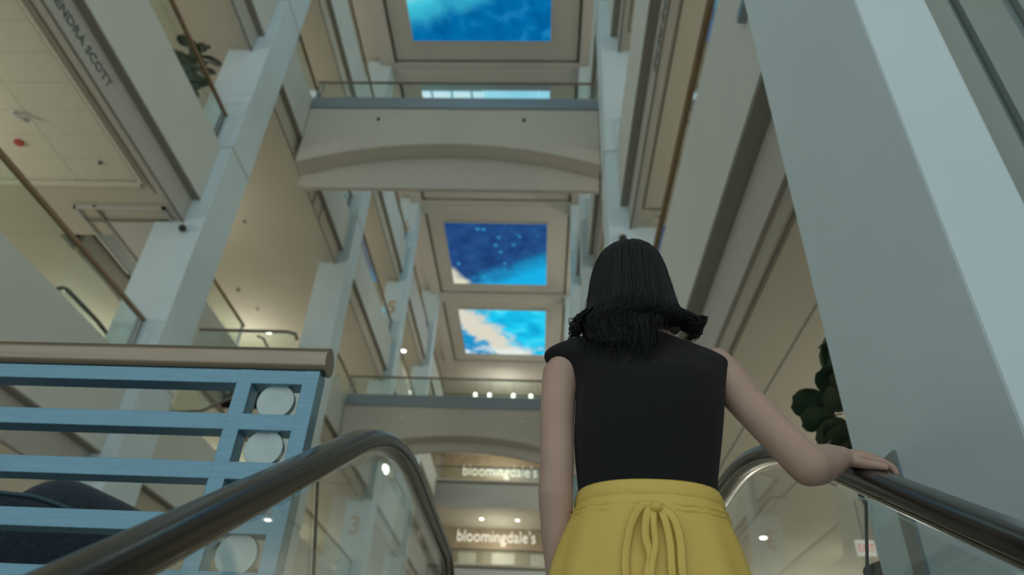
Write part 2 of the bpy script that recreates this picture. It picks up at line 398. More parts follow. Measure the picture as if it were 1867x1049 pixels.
# ------------------------------------------------------------------ galleries
tier = {3: 'lowest', 4: 'second', 5: 'third', 6: 'top'}
bayname = ['in the nearest bay', 'in the second bay', 'in the third bay', 'in the fourth bay', 'in the farthest bay']
BAL = {}
def gallery(side, lv, bay, E=None, y0=None, y1=None, note=''):
    s = -1 if side == 'left' else 1
    E = (EL if side == 'left' else ER) if E is None else E
    F = FL[lv]; a, b = BAYS[bay]
    y0 = a if y0 is None else y0; y1 = b if y1 is None else y1
    t = thing('gallery_balcony', '%s gallery tier on the %s %s, pale with glass guard%s' % (tier[lv], side, bayname[bay], note), 'balcony', (E + s * 1.0, (y0 + y1) / 2, F), 'glass-railed galleries around the atrium')
    BAL[(side, lv, bay)] = t
    ya, yb = y0 - 0.0, y1 + 0.0
    far = -15.59 if s < 0 else 9.79
    ga = (BAYS[bay - 1][1] + a) / 2 + 0.005 if bay else y0
    gb_ = (b + BAYS[bay + 1][0]) / 2 - 0.005 if bay < 4 else b
    MB().box(E, E + s * 0.25, ya, yb, F - 1.55, F).build('fascia', 'fascia_paint', t)
    MB().box(E + s * 0.26, far, ga, gb_, F - 0.3, F - 0.01).build('floor_slab', 'floor_stone', t)
    MB().box(E + s * 0.012, E + s * 0.20, ya, yb, F - 1.575, F - 1.551).build('shadow_strip', 'bronze', t)
    MB().box(E + s * 0.17, E + s * 0.30, ya, yb, F - 2.15, F - 1.576).build('sign_band', 'band_paint' if (side, bay) in (('left', 0), ('right', 0), ('right', 1)) else 'soffit_paint', t)
    MB().box(E + s * 0.301, far, ga, gb_, F - 2.12, F - 2.02).build('soffit', 'soffit_paint', t)
    MB().box(E + s * 0.165, E + s * 0.20, ya, yb, F - 2.18, F - 2.151).build('band_trim', 'trim_dark', t)
    # glass guard
    gx = E + s * 0.18
    n_ = max(2, round((y1 - y0) / 2.4)); L = (y1 - y0 - 0.2) / n_
    MB().box(gx - 0.035, gx + 0.035, ya, yb, F + 0.0, F + 0.07).build('base_shoe', 'trim_dark', t)
    gm = MB().box(gx - 0.007, gx + 0.007, 0, L - 0.02, F + 0.07, F + 0.955).mesh('glass_pane'); gm.materials.append(MATS['glass'])
    for k in range(n_):
        g = bpy.data.objects.new('glass_pane', gm); COL.objects.link(g); g.location = (0, y0 + 0.1 + k * L, 0); g.parent = t; g.matrix_parent_inverse = t.matrix_basis.inverted()
    MB().box(gx - 0.045, gx + 0.045, ya, yb, F + 0.955, F + 1.02).build('handrail', 'wood_rail', t, bevel=0.012)
    for yy in (y0 + 0.04, y0 + 0.16, y1 - 0.16, y1 - 0.04):
        MB().box(gx - 0.02, gx + 0.02, yy - 0.02, yy + 0.02, F + 0.07, F + 0.955).build('post', 'steel', t)
    return t
for side in ('left', 'right'):
    for lv in (3, 4, 5, 6):
        for bay in range(5):
            if side == 'right' and bay >= 3: continue
            if (side, lv, bay) == ('left', 4, 1): continue
            gallery(side, lv, bay, y0=(1.0 if side == 'left' else 2.9) if bay == 0 else None)
            
# recessed gallery behind an open well on the left, second bay
gallery('left', 4, 1, E=-10.0, y0=11.85, y1=20.06, note=' set back')

# joint grooves on soffits in view (thin dark reveals proud of the soffit by a millimetre)
def groove(parent, pts, z, w=0.035, m='trim_dark'):
    for (xa, ya), (xb, yb) in zip(pts[:-1], pts[1:]):
        MB().box(min(xa, xb) - (w / 2 if xa == xb else -w / 2), max(xa, xb) + (w / 2 if xa == xb else -w / 2) if xa != xb else xb + w / 2,
                 min(ya, yb) - w / 2, max(ya, yb) + w / 2, z - 0.012, z + 0.01).build('reveal', m, parent)
for (side, lv, bay), t in BAL.items():
    z = FL[lv] - 2.12
    if side == 'right':
        a, b = BAYS[bay]
        x = ER + 0.37
        groove(t, [(x, a + 0.5), (x, b - 0.55)], z); groove(t, [(x + 0.02, b - 0.55), (x + 0.5, b - 0.55)], z)
        groove(t, [(x + 0.55, a), (x + 0.55, b)], z, 0.02, 'band_paint')
# stepped reveals in the lowest soffit beyond the escalator (right)
tR = BAL[('right', 3, 1)]
z3 = FL[3] - 2.12
k_ = z3 / 3.1
groove(BAL[('right', 3, 0)], [(2.95 * k_, 9.1 * k_), (2.95 * k_, 11.29)], z3, 0.02)
groove(BAL[('right', 3, 0)], [(2.95 * k_, 9.1 * k_), (3.1 * k_, 9.1 * k_)], z3, 0.02)
groove(BAL[('right', 3, 0)], [(3.1 * k_, 9.1 * k_), (3.1 * k_, 8.52 * k_)], z3, 0.02)
groove(BAL[('right', 3, 0)], [(3.1 * k_, 8.52 * k_), (4.2 * k_, 8.52 * k_)], z3, 0.02)
groove(tR, [(2.95 * k_, 11.36), (2.95 * k_, 15.0)], z3, 0.02)
MB().box(ER - 0.06, ER - 0.001, 2.9, 3.24, 4.67, 4.74).build('metal_bar', 'steel', BAL[('right', 3, 0)])
# tile field on the left soffit of the second tier, nearest bay
tL = BAL[('left', 4, 0)]
z4 = FL[4] - 2.12
for ix in range(6):
    for iy in range(10):
        xa = -7.80 - ix * 1.15; ya = 9.62 - iy * 0.575
        MB().box(xa - 1.14, xa, ya - 0.57, ya, z4 - 0.02, z4).build('ceiling_tile', 'tile_paint', tL)
MB().box(-14.75, -7.72, 9.68, 9.78, z4 - 0.05, z4).build('tile_edge', 'tile_paint', tL)
MB().box(-7.76, -7.70, 3.8, 9.78, z4 - 0.05, z4).build('tile_edge', 'tile_paint', tL)
MB().box(-7.62, -7.59, 1.2, 10.0, z4 - 0.012, z4).build('reveal', 'trim_dark', tL)
# framed panel beside the first left column
t = thing('ceiling_hatch', 'framed grey ceiling panel left of the first left column', 'ceiling panel', (-8.5, 11.3, z4))
x0, x1, y0, y1 = -9.46, -7.6, 10.38, 12.75
fr = MB()
for q in ((x0, x1, y0, y0 + 0.07), (x0, x1, y1 - 0.07, y1), (x0, x0 + 0.05, y0, y1), (x1 - 0.05, x1, y0, y1)): fr.box(*q, z4 - 0.05, z4)
fr.build('outer_frame', 'band_paint', t)
fr = MB()
for q in ((x0 + 0.40, x0 + 0.46, y0, y1), (x0 + 0.05, x1 - 0.05, y0 + 0.42, y0 + 0.46)): fr.box(*q, z4 - 0.04, z4)
fr.build('inner_frame', 'trim_dark', t)
MB().box(x0 + 0.46, x1 - 0.05, y0 + 0.46, y1 - 0.07, z4 - 0.02, z4).build('panel', 'band_paint', t)
# rungs in the open band of the third tier, second bay (left)
t5 = BAL[('left', 5, 1)]
for yy in (15.05, 15.75, 16.45, 17.2):
    MB().box(EL - 0.175, EL - 0.15, yy, yy + 0.06, FL[5] - 2.15, FL[5] - 1.576).build('rung', 'trim_dark', t5)

# shop name on the left sign band, second tier
text_mesh('KENDRA SCOTT', 0.235, 'letter_dark', 'sign_letters', tL, (EL - 0.165, 5.80, 9.135), (0, 1, 0), (0, 0, 1), width=1.78, bold=0.0)
# illegible small sign marks on the right band, second tier
tR4 = BAL[('right', 4, 0)]
for k in range(7):
    yy = 5.72 + k * 0.21
    MB().box(ER + 0.155, ER + 0.17, yy, yy + (0.12 if k % 3 else 0.15), 9.03, 9.03 + (0.13 if k % 2 else 0.17)).build('sign_mark', 'letter_dark', tR4)

# ------------------------------------------------------------------ bridges
def bridge(Y, F, rise_mid, rise_end, inf_mid, inf_end, label, depth=3.2, split=None):
    t = thing('footbridge', label, 'bridge', ((EL + ER) / 2, Y + depth / 2, F), 'bridges across the atrium')
    xa, xb = EL + 0.02, ER - 0.02
    top = F - 0.33
    def arch(yA, yB, zmid, zend, name, m):
        n_ = 28; rings = []
        ys = (yA, yB)
        mb = MB(); top_ = []; bot = []
        for i in range(n_ + 1):
            u = i / n_; x = xa + (xb - xa) * u
            zz = zend + (zmid - zend) * (1 - (2 * u - 1) ** 2)
            rings.append([(x, yA, zz), (x, yB, zz), (x, yB, top), (x, yA, top)])
        mb.rings(rings); return mb.build(name, m, t)
    arch(Y, Y + 0.55, rise_mid, rise_end, 'arched_fascia', 'bridge_paint')
    arch(Y + 0.56, Y + 0.70, inf_mid, inf_end, 'inner_arch_wall', 'bridge_paint')
    MB().box(xa, xb, Y - 0.03, Y + depth, top, F - 0.02).build('deck', 'floor_stone', t)
    MB().box(xa, xb, Y - 0.06, Y + 0.02, top - 0.02, F + 0.09).build('base_shoe', 'shoe_metal', t)
    n_ = 5; L = (xb - xa - 0.1) / n_
    gm = MB().box(0, L - 0.03, Y - 0.03, Y - 0.015, F + 0.09, F + 0.78).mesh('glass_pane'); gm.materials.append(MATS['glass'])
    for k in range(n_):
        g = bpy.data.objects.new('glass_pane', gm); COL.objects.link(g); g.location = (xa + 0.05 + k * L, 0, 0); g.parent = t; g.matrix_parent_inverse = t.matrix_basis.inverted()
    MB().tube([(xa, Y - 0.02, F + 0.81), (xb, Y - 0.02, F + 0.81)], 0.04, 12).build('handrail', 'trim_dark' if split is None else 'tube_metal', t, smooth=True)
    for xx in (xa + 0.06, xa + 0.2, xb - 0.06):
        MB().box(xx - 0.02, xx + 0.02, Y - 0.04, Y, F + 0.09, F + 0.78).build('post', 'steel', t)
    for xx in (-5.06, -0.76):
        MB().cyl((xx * (Y / 14.2) if Y < 15 else xx, Y, F - 0.82), (0, -1, 0), 0.05, 0.05, 12).build('sprinkler_cap', 'black_plastic' if split is None else 'white_plastic', t)
    return t
bridge(14.2, FL[5], 14.8, 14.03, 13.58, 13.58, 'upper arched bridge with glass guard across the atrium below the blue screen')
bridge(23.2, FL[4], 9.72, 8.95, 9.36, 8.55, 'lower arched bridge with glass guard farther down the atrium', split=1)

# ------------------------------------------------------------------ far end with shop signs
YE = 47.0
for lv in (3, 4, 5, 6):
    F = FL[lv]
    t = thing('end_gallery', '%s gallery across the far end of the atrium' % tier[lv], 'balcony', (-2.9, YE + 2, F), 'galleries closing the far end')
    MB().box(-8.0, 2.4, YE, YE + 0.25, F - (1.95 if lv < 6 else 1.6), F - 0.38).build('fascia', 'band_paint' if lv == 5 else 'fascia_paint', t)
    MB().box(-9.5, 6, YE + 0.01, 56, F - 0.37, F - 0.06).build('floor_slab', 'floor_stone', t)
    MB().box(-9.5, 6, YE + 0.26, 56, F - 1.98, F - 1.9).build('soffit', 'soffit_paint', t)
    MB().box(-8.0, 2.4, YE - 0.02, YE + 0.05, F - 0.37, F - 0.2).build('base_shoe', 'trim_dark', t)
    for k in range(4):
        MB().box(-8.0 + k * 2.6, -8.0 + k * 2.6 + 2.56, YE + 0.02, YE + 0.035, F - 0.2, F + 0.78).build('glass_pane', 'glass', t)
    MB().box(-8.0, 2.4, YE - 0.01, YE + 0.06, F + 0.78, F + 0.86).build('handrail', 'trim_dark', t)
for lv, zt, lab in ((4, 13.62, 'shop sign board with lit white letters above the lower far guard'), (5, 18.45, 'shop sign board with lit white letters above the upper far guard')):
    F = FL[lv]
    t = thing('shop_sign', lab, 'sign', (-3.0, 51.8, zt), 'lit shop signs at the far end')
    MB().box(-7.6, 2.0, 51.7, 52.0, zt - 0.62, F + 5.5 - 1.99).build('board', 'sign_board', t)
    text_mesh("bloomingdale's", 1.15, 'letter_lit', 'sign_letters', t, (-6.1, 51.62, zt + 0.02), (1, 0, 0), (0, 0, 1), depth=0.1, width=5.6, bold=-0.008)
    t = thing('shop_wall', 'pale wall under the %s lit shop sign' % ('lower' if lv == 4 else 'upper'), 'wall', (-3, 52.2, F), 'shop walls at the far end')
    MB().box(-9.4, 5.9, 52.05, 52.2, F - 0.05, F + 3.48).build('wall_panel', 'wall_paint', t)
    for xx in (-7.0, -4.6, -1.9, 0.6):
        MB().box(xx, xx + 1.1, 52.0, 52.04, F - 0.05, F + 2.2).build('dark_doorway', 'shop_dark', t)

# ------------------------------------------------------------------ lamps, with added fill in the shops
WARM = (1.0, 0.95, 0.82)
def downlight(x, y, z, label, r=0.09, group='recessed ceiling downlights'):
    t = thing('downlight', label, 'light', (x, y, z), group)
    MB().cyl((x, y, z - 0.02), (0, 0, 1), r * 1.35, 0.02, 20).build('trim_ring', 'white_plastic', t)
    MB().cyl((x, y, z - 0.035), (0, 0, 1), r, 0.014, 20).build('lens', 'bulb', t)
    return t
for lv, x, y, lab in ((5, -11.3, 24.4, 'bright downlight above the cross guard left of the second left column'),
                      (3, 3.7, 12.2, 'small bright downlight seen through the right escalator glass'),
                      (3, -12.0, 13.6, 'bright downlight beyond the left guard rail'),
                      (6, -8.2, 35.5, 'bright downlight under the top left gallery')):
    downlight(x, y, FL[lv] - 2.12, lab, 0.13 if lv != 3 else 0.055)
for k, (x, y, z) in enumerate([(-4.9, 50.0, 17.3), (-3.66, 50.0, 17.3), (-0.93, 50.0, 17.3)]):  # glowing globes on stands, added for bright reflections in the far glass
    t = thing('reflection_globe', 'bright globe for a reflection in the upper far glass guard, %s from left' % ordinal[k], 'light', (x, y, 16.54), 'globes for reflections in the upper far guard')
    MB().tube([(x, y, 16.54), (x, y, z - 0.1)], 0.03, 8).build('stand', 'steel', t)
    MB().sphere((x, y, z), 0.17, 0.17, 0.13).build('globe', 'bulb', t, smooth=True)
for k, (x, y) in enumerate([(-5.35, 49.5), (-4.25, 49.5), (-2.4, 49.5), (-1.05, 49.5), (-3.2, 51.2)]):
    t = thing('pendant_lamp', 'bright ceiling lamp seen through the lower bridge glass, %s from left' % ['first', 'second', 'fourth', 'fifth', 'third'][k], 'light', (x, y, 24.2), 'lamps above the top far gallery')
    MB().tube([(x, y, 24.2), (x, y, HC + 0.35)], 0.02, 8).build('rod', 'steel', t)
    MB().cyl((x, y, 24.1), (0, 0, 1), 0.2, 0.12, 16, 0.1).build('shade', 'bulb', t)
for k, (x, y) in enumerate([(-4.2, 49.5), (-1.7, 49.5)]):
    downlight(x, y, 14.63, 'pale ceiling spot above the lower shop sign, on the %s' % ('left', 'right')[k], 0.12)
# unseen fill lamps added inside the shops to light the soffits
for lv in (3, 4, 5, 6):
    for side in ('left', 'right'):
        for bay in range(5):
            a, b = BAYS[bay]
            x = -12.3 if side == 'left' else 6.4
            point_lamp((x, (a + b) / 2, FL[lv] + 1.6), 135, WARM, 0.4)
for bay in range(5):
    a, b = BAYS[bay]
    for x in (-11.5, 5.6): point_lamp((x, (a + b) / 2, F2 + 1.6), 100, WARM, 0.4)
for lv in (3, 4, 5, 6):
    point_lamp((-3, 50, FL[lv] + 1.5), 120, WARM, 0.4)

# ------------------------------------------------------------------ escalator
XL, XR = -0.52, 0.72
tan30 = math.tan(R(30)); sl0 = 0.32 - 1.106 * tan30
ZF = 0.97
yk = (ZF - sl0) / tan30            # where the slope would meet the level part
def rail_path(y_start=-4.5, off=0.0, newel=True):
    """centre line in (y, z), offset downwards by off (perpendicular)"""
    TL = 0.5; Rr = TL / math.tan(R(15)) 
    ya = yk - TL * math.cos(R(30)); yb = yk + TL
    pts = []
    nrm = Vector((-math.sin(R(30)), math.cos(R(30))))
    for i in range(8):
        y = y_start + (ya - y_start) * i / 8
        pts.append(Vector((y, sl0 + y * tan30)) - nrm * off)
    cyy = yb; czz = ZF - Rr
    for i in range(13):
        a = R(30) * (1 - i / 12)
        pts.append(Vector((cyy - math.sin(a) * (Rr - off), czz + math.cos(a) * (Rr - off))))
    pts.append(Vector((3.9, ZF - off)))
    if newel:
        rr = 0.36
        for i in range(1, 17):
            a = math.pi * i / 16
            pts.append(Vector((3.9 + math.sin(a) * (rr - off), ZF - rr + math.cos(a) * (rr - off))))
        pts.append(Vector((3.0, ZF - 2 * rr + off)))
    return pts
esc = thing('escalator', 'escalator with dark rubber handrails and clear glass sides carrying the woman', 'escalator', (0.1, 2.0, F2))
prof = [(-0.040, -0.012), (-0.040, 0.008), (-0.032, 0.020), (-0.015, 0.026), (0.015, 0.026), (0.032, 0.020), (0.040, 0.008), (0.040, -0.012), (0.030, -0.020), (-0.030, -0.020)]
guide = [(-0.030, -0.021), (0.030, -0.021), (0.030, -0.027), (0.014, -0.036), (-0.014, -0.036), (-0.030, -0.027)]
for X in (XL, XR):
    P = [Vector((X, p.x, p.y)) for p in rail_path()]
    MB().sweep(P, prof, (1, 0, 0)).build('handrail', 'rubber', esc, smooth='auto')
    MB().sweep(P, guide, (1, 0, 0)).build('handrail_guide', 'guide_steel', esc, smooth='auto')
    # glass panels with seams square to the slope
    up = rail_path(off=0.05, newel=False)
    nrm = Vector((-math.sin(R(30)), math.cos(R(30)))); tg = Vector((math.cos(R(30)), math.sin(R(30))))
    def slab(poly, name, m, th):
        mb = MB()
        mb.rings([[(X - th / 2, p[0], p[1]) for p in poly], [(X + th / 2, p[0], p[1]) for p in poly]])
        return mb.build(name, m, esc)
    seam_y = 1.56; Dg = 0.62
    s0 = Vector((seam_y, sl0 + seam_y * tan30)) - nrm * 0.05
    for k in range(4):                                       # panels down the slope
        a = s0 - tg * (1.35 * k + 0.004); b = s0 - tg * (1.35 * (k + 1) - 0.004)
        slab([a, a - nrm * Dg, b - nrm * Dg, b], 'glass_panel', 'glass_clear', 0.012)
        c = s0 - tg * (1.35 * k)
        slab([c + tg * 0.002, c + tg * 0.002 - nrm * Dg, c - tg * 0.002 - nrm * Dg, c - tg * 0.002], 'glass_seam', 'seam', 0.006)
    top_pts = [p for p in up if p.x > s0.x + 0.01]
    poly = [s0 + tg * 0.006] + top_pts + [Vector((3.9 + 0.3, ZF - 0.36))] + [Vector((3.85, ZF - 0.67)), Vector((2.62, ZF - 0.67)), Vector((2.2, ZF - 0.76)), s0 + tg * 0.006 - nrm * Dg]
    slab(poly, 'glass_panel', 'glass_clear', 0.012)
    # skirt and deck
    sgn = -1 if X < 0.1 else 1
    lo = [p - Vector((0, 0.0)) for p in rail_path(off=0.66, newel=False)]
    poly = lo + [Vector((4.1, ZF - 0.66)), Vector((4.1, F2 - 0.45)), Vector((2.6, F2 - 0.45)), Vector((-4.5, F2 - 0.45 - 7.1 * tan30))]
    mb = MB(); mb.rings([[(X - 0.05, p.x, p.y) for p in poly], [(X + 0.05, p.x, p.y) for p in poly]]); mb.build('skirt', 'steel', esc)
    mb = MB(); xo = X + sgn * 0.05; xe = X + sgn * 0.24
    poly2 = lo + [lo[-1] - Vector((0, 0.05))] + [p - Vector((0, 0.05)) for p in reversed(lo)][1:]
    mb.rings([[(xo, p.x, p.y) for p in poly2], [(xe, p.x, p.y) for p in poly2]]); mb.build('deck', 'shoe_metal', esc)
step_z0 = lambda y: sl0 + y * tan30 - 0.93
for k in range(16):
    y1_ = 2.42 - 0.4 * k
    ztop = F2 - 0.145 - 0.2309 * k
    MB().box(XL + 0.06, XR - 0.06, y1_ - 0.4, y1_ - 0.004, ztop - 0.22, ztop).build('step', 'steel', esc)
MB().box(XL + 0.06, XR - 0.06, 2.43, 3.04, F2 - 0.1, F2).build('floor_plate', 'steel', esc)

# ------------------------------------------------------------------ near guard rail
YG = 2.0
g = thing('guardrail', 'blue-grey metal guard rail with thick tube top and round discs beside the escalator', 'railing', (-2.0, YG, F2))
xend = -0.70; xfar = -4.2
MB().tube([(xfar, YG, 1.072), (xend, YG, 1.072)], 0.047, 32).build('top_tube', 'tube_metal', g, smooth='auto')
MB().cyl((xend, YG, 1.072), (1, 0, 0), 0.0475, 0.004, 32).build('end_cap', 'tube_metal', g)
zb = [1.005, 0.850, 0.697, 0.544, 0.391, 0.238, 0.11]
for i, z in enumerate(zb):
    MB().box(xfar, xend - 0.015, YG - 0.03, YG + 0.035, z - 0.0265, z + (0.0265 if i else 0.022)).build('rail_bar', 'rail_blue_lit', g, bevel=0.003)
for xv, w in ((-0.735, 0.05), (-0.945, 0.05), (-2.6, 0.05)):
    MB().box(xv - w / 2, xv + w / 2, YG - 0.0305, YG + 0.0355, F2, 1.028).build('upright', 'rail_blue_lit', g, bevel=0.003)
for k in range(6):
    z = 0.928 - 0.1535 * k
    d = MB().cyl((-0.838, YG - 0.012, z), (0, 1, 0), 0.0585, 0.024, 40).build('disc', 'disc_metal', g, bevel=0.002)
    MB().cyl((-0.838, YG + 0.0, z - 0.075), (0, 0, 1), 0.008, 0.15, 10).build('disc_pin', 'steel', d)

# ------------------------------------------------------------------ navy armchair behind the guard rail
ch = thing('armchair', 'dark navy upholstered curved armchair behind the guard rail', 'chair', (-2.25, 2.95, F2))
def seam_surface(cx, cy, rx, ry, a0, a1, zb_, zt_fn, th, n_=28):
    """curved back: outer wall, rounded top, inner wall"""
    rings = []
    for i in range(n_ + 1):
        a = R(a0 + (a1 - a0) * i / n_); zt = zt_fn(i / n_)
        ring = []
        prof_ = [(0, zb_), (0.03, zb_ + (zt - zb_) * 0.5), (0.02, zt - 0.05), (-0.005, zt - 0.015), (-0.04, zt), (-th + 0.02, zt - 0.02), (-th, zt - 0.08), (-th, zb_)]
        for d, z in prof_: ring.append((cx + (rx + d) * math.cos(a), cy + (ry + d) * math.sin(a), z))
        rings.append(ring)
    return MB().rings(rings)
ztf = lambda u: 0.815 - 0.26 * max(0, abs(u - 0.5) * 2 - 0.35) ** 1.3
seam_surface(-2.25, 3.03, 0.66, 0.45, 195, 345, 0.30, ztf, 0.13).build('backrest', 'navy_fabric', ch, smooth=True)
pts = []
for i in range(29):
    a = R(195 + 150 * i / 28); pts.append((-2.25 + 0.663 * math.cos(a), 3.03 + 0.453 * math.sin(a), ztf(i / 28) - 0.014))
MB().tube(pts, 0.008, 8).build('piping', 'navy_piping', ch, smooth=True)
for sx in (-1, 1):
    MB().rings([[(-2.25 + sx * (0.50 + 0.13 * math.cos(t)), y, 0.5 + 0.13 * math.sin(t) * 1.0) for t in [2 * math.pi * j / 16 for j in range(16)]] for y in (2.9, 3.1, 3.4, 3.55)]).build('arm', 'navy_fabric', ch, smooth=True)
MB().box(-2.70, -1.80, 2.75, 3.6, 0.30, 0.50).build('seat', 'navy_fabric', ch, bevel=0.05)
mb = MB(); rr = []
for x, h in ((-2.36, .03), (-2.33, .12), (-2.29, .185), (-2.24, .225), (-2.19, .25), (-2.13, .262), (-2.07, .255), (-2.0, .235), (-1.92, .205), (-1.83, .172), (-1.75, .14), (-1.69, .11), (-1.64, .07), (-1.61, .02)):
    rr.append([(x, 3.02 + 0.10 * math.cos(t), 0.74 + h * math.sin(t) if math.sin(t) > 0 else 0.74 + 0.2 * math.sin(t)) for t in [2 * math.pi * j / 20 for j in range(20)]])
mb.rings(rr).build('back_cushion', 'navy_fabric', ch, smooth=True)
for xx in (-2.6, -1.9):
    for yy in (2.8, 3.5): MB().tube([(xx, yy, F2), (xx, yy, 0.31)], [0.016, 0.024], 10).build('leg', 'chair_leg', ch)

# ------------------------------------------------------------------ escalator newel on the lowest left gallery
es = thing('far_escalator', 'top of a glass-sided escalator behind the lowest left gallery guard', 'escalator', (-8.5, 10.2, FL[3]))
for X in (-8.25, -9.35):
    zc = FL[3] + 0.95; pp = []
    for i in range(13):
        a = math.pi * (1 - i / 12); pp.append((X, 9.85 - math.sin(a) * 0.34, zc - 0.34 + math.cos(a) * 0.34))
    pp += [(X, 10.8, zc), (X, 11.2, zc - 0.04), (X, 11.5, zc - 0.16), (X, 11.7, zc - 0.5), (X, 11.72, FL[3])]
    MB().tube(pp, 0.04, 12).build('handrail', 'rubber', es, smooth=True)
    MB().box(X - 0.006, X + 0.006, 9.6, 11.4, FL[3], zc - 0.05).build('glass_panel', 'glass', es)
MB().box(-9.35, -8.25, 9.9, 11.4, FL[3] + 0.0, FL[3] + 0.012).build('floor_plate', 'steel', es)

# glass landing side in the open well of the second bay
gb = thing('glass_balustrade', 'tapering glass balustrade beyond the first left column above the tube rail', 'railing', (-6.2, 12.4, FL[3]))
z_ = 7.36
poly = [(-7.2, 5.5), (-6.6, 5.56), (-5.4, 6.3), (-5.1, 6.9), (-5.12, z_ - 0.1), (-5.2, z_ - 0.03), (-7.2, z_ - 0.03)]
MB().rings([[(x, 12.40, z) for x, z in poly], [(x, 12.415, z) for x, z in poly]]).build('glass_pane', 'glass', gb)
MB().tube([(-7.2, 12.4, z_), (-5.35, 12.4, z_), (-5.16, 12.4, z_ - 0.05), (-5.1, 12.4, z_ - 0.18)], 0.035, 10).build('handrail', 'trim_dark', gb, smooth=True)
MB().tube([(-7.2, 12.4, 5.48), (-6.6, 12.4, 5.54), (-5.4, 12.4, 6.28), (-5.08, 12.4, 6.9)], 0.03, 10).build('edge_rail', 'trim_dark', gb, smooth=True)
MB().tube([(-6.0, 12.5, z_ - 0.06), (-5.85, 12.5, z_ - 0.12), (-5.7, 12.5, z_ - 0.35), (-5.6, 12.5, z_ - 0.7)], 0.025, 10).build('inner_handrail', 'trim_dark', gb, smooth=True)

# ------------------------------------------------------------------ ceiling devices
def dome_camera(x, y, z, label, wall=True):
    t = thing('security_camera', label, 'camera', (x, y, z), 'small security cameras')
    MB().box(x - 0.05, x + 0.05, y, y + 0.08, z + 0.02, z + 0.16).build('mount', 'white_plastic', t, bevel=0.01)
    MB().sphere((x, y - 0.02, z), 0.075, 0.075, 0.075).build('dome', 'black_plastic', t, smooth=True)
dome_camera(-7.28, 10.72, 8.70, 'small dark dome camera on the first left column')
dome_camera(1.45, 10.72, 8.62, 'small dark dome camera on the second right column above the woman')
t = thing('security_camera', 'small dark dome camera under the right yellowish soffit', 'camera', (2.16, 10.38, z4 - 0.1), 'small security cameras')
MB().cyl((2.16, 10.38, z4 - 0.06), (0, 0, 1), 0.07, 0.06, 16).build('mount', 'white_plastic', t)
MB().sphere((2.16, 10.38, z4 - 0.09), 0.06, 0.06, 0.06).build('dome', 'black_plastic', t, smooth=True)
t = thing('fire_alarm', 'round red alarm disc on the cream tiled ceiling at the left', 'alarm', (-9.49, 8.65, z4 - 0.06))
MB().cyl((-9.49, 8.65, z4 - 0.03), (0, 0, 1), 0.10, 0.012, 24).build('base', 'white_plastic', t)
MB().cyl((-9.49, 8.65, z4 - 0.07), (0, 0, 1), 0.075, 0.04, 24, 0.09).build('red_cover', 'red_plastic', t)
t = thing('ceiling_speaker', 'grey curved fitting on the cream tiled ceiling at the left', 'fitting', (-9.05, 8.0, z4 - 0.06))
MB().tube([(-9.14, 7.95, z4 - 0.03), (-9.1, 7.95, z4 - 0.1), (-9.0, 8.0, z4 - 0.12), (-8.93, 8.08, z4 - 0.10)], [0.03, 0.03, 0.035, 0.045], 10).build('arm', 'band_paint', t, smooth=True)
MB().cyl((-9.14, 7.95, z4 - 0.035), (0, 0, 1), 0.05, 0.015, 14).build('base', 'white_plastic', t)
def sprinkler(x, y, z, label, r=0.05):
    t = thing('sprinkler', label, 'sprinkler', (x, y, z), 'small ceiling sprinklers')
    MB().cyl((x, y, z - 0.015), (0, 0, 1), r, 0.015, 14).build('plate', 'band_paint', t)
    MB().cyl((x, y, z - 0.06), (0, 0, 1), r * 0.55, 0.045, 12).build('head', 'black_plastic', t)
sprinkler(-8.24, 9.13, z4 - 0.02, 'tiny dark sprinkler on the cream tiled ceiling')
z5 = FL[5] - 2.12
sprinkler(-11.5, 21.4, z5, 'dark sprinkler left of the second left column, upper one', 0.11)
sprinkler(-11.2, 22.7, z5, 'dark sprinkler left of the second left column, lower one', 0.08)
sprinkler(-10.6, 17.4, z5, 'faint sprinkler on the beige soffit, left of a pair', 0.06)
sprinkler(-9.87, 17.4, z5, 'faint sprinkler on the beige soffit, right of a pair', 0.06)
t = thing('exit_sign', 'small white exit sign with red letters seen through the escalator glass', 'sign', (4.5, 10.3, 2.8))
MB().box(4.38, 4.64, 10.28, 10.32, 2.72, 2.93).build('box', 'exit_face', t)
text_mesh('EXIT', 0.155, 'letter_red', 'letters', t, (4.40, 10.275, 2.772), (1, 0, 0), (0, 0, 1), depth=0.006, width=0.215, bold=0.0)
MB().tube([(4.51, 10.30, 2.93), (4.51, 10.30, FL[3] - 2.12)], 0.010, 8).build('hanger', 'steel', t)

# ------------------------------------------------------------------ plants
random.seed(4)
def leaf_mesh(L=0.26, W=0.17):
    mb = MB(); rows = 9; cols = 5; top = []
    for i in range(rows):
        u = i / (rows - 1)
        w = W * 0.5 * (math.sin(math.pi * min(1, u * 0.93 + 0.035)) ** 0.6) * (0.72 + 0.38 * u - (0.10 if 0.3 < u < 0.5 else 0))
        for j in range(cols):
            v = -1 + 2 * j / (cols - 1)
            mb.v.append((u * L, v * w + 0.006 * math.sin(9 * u) * v, -0.10 * L * u * u * 2 + 0.10 * w * abs(v) + 0.006 * math.sin(11 * u + 3 * v)))
    for i in range(rows - 1):
        for j in range(cols - 1):
            a = i * cols + j; mb.f.append((a, a + 1, a + cols + 1, a + cols))
    # second skin for thickness
    n0 = len(mb.v); mb.v += [(x, y, z - 0.003) for x, y, z in mb.v]; mb.f += [tuple(n0 + q for q in reversed(f)) for f in list(mb.f)]
    mb.tube([(-0.05, 0, 0.0), (0, 0, 0.0), (L * 0.5, 0, -0.05 * L - 0.002)], [0.005, 0.004, 0.002], 6)
    return mb.mesh('leaf')
leaf_me = leaf_mesh(); leaf_me.materials.append(MATS['leaf'])
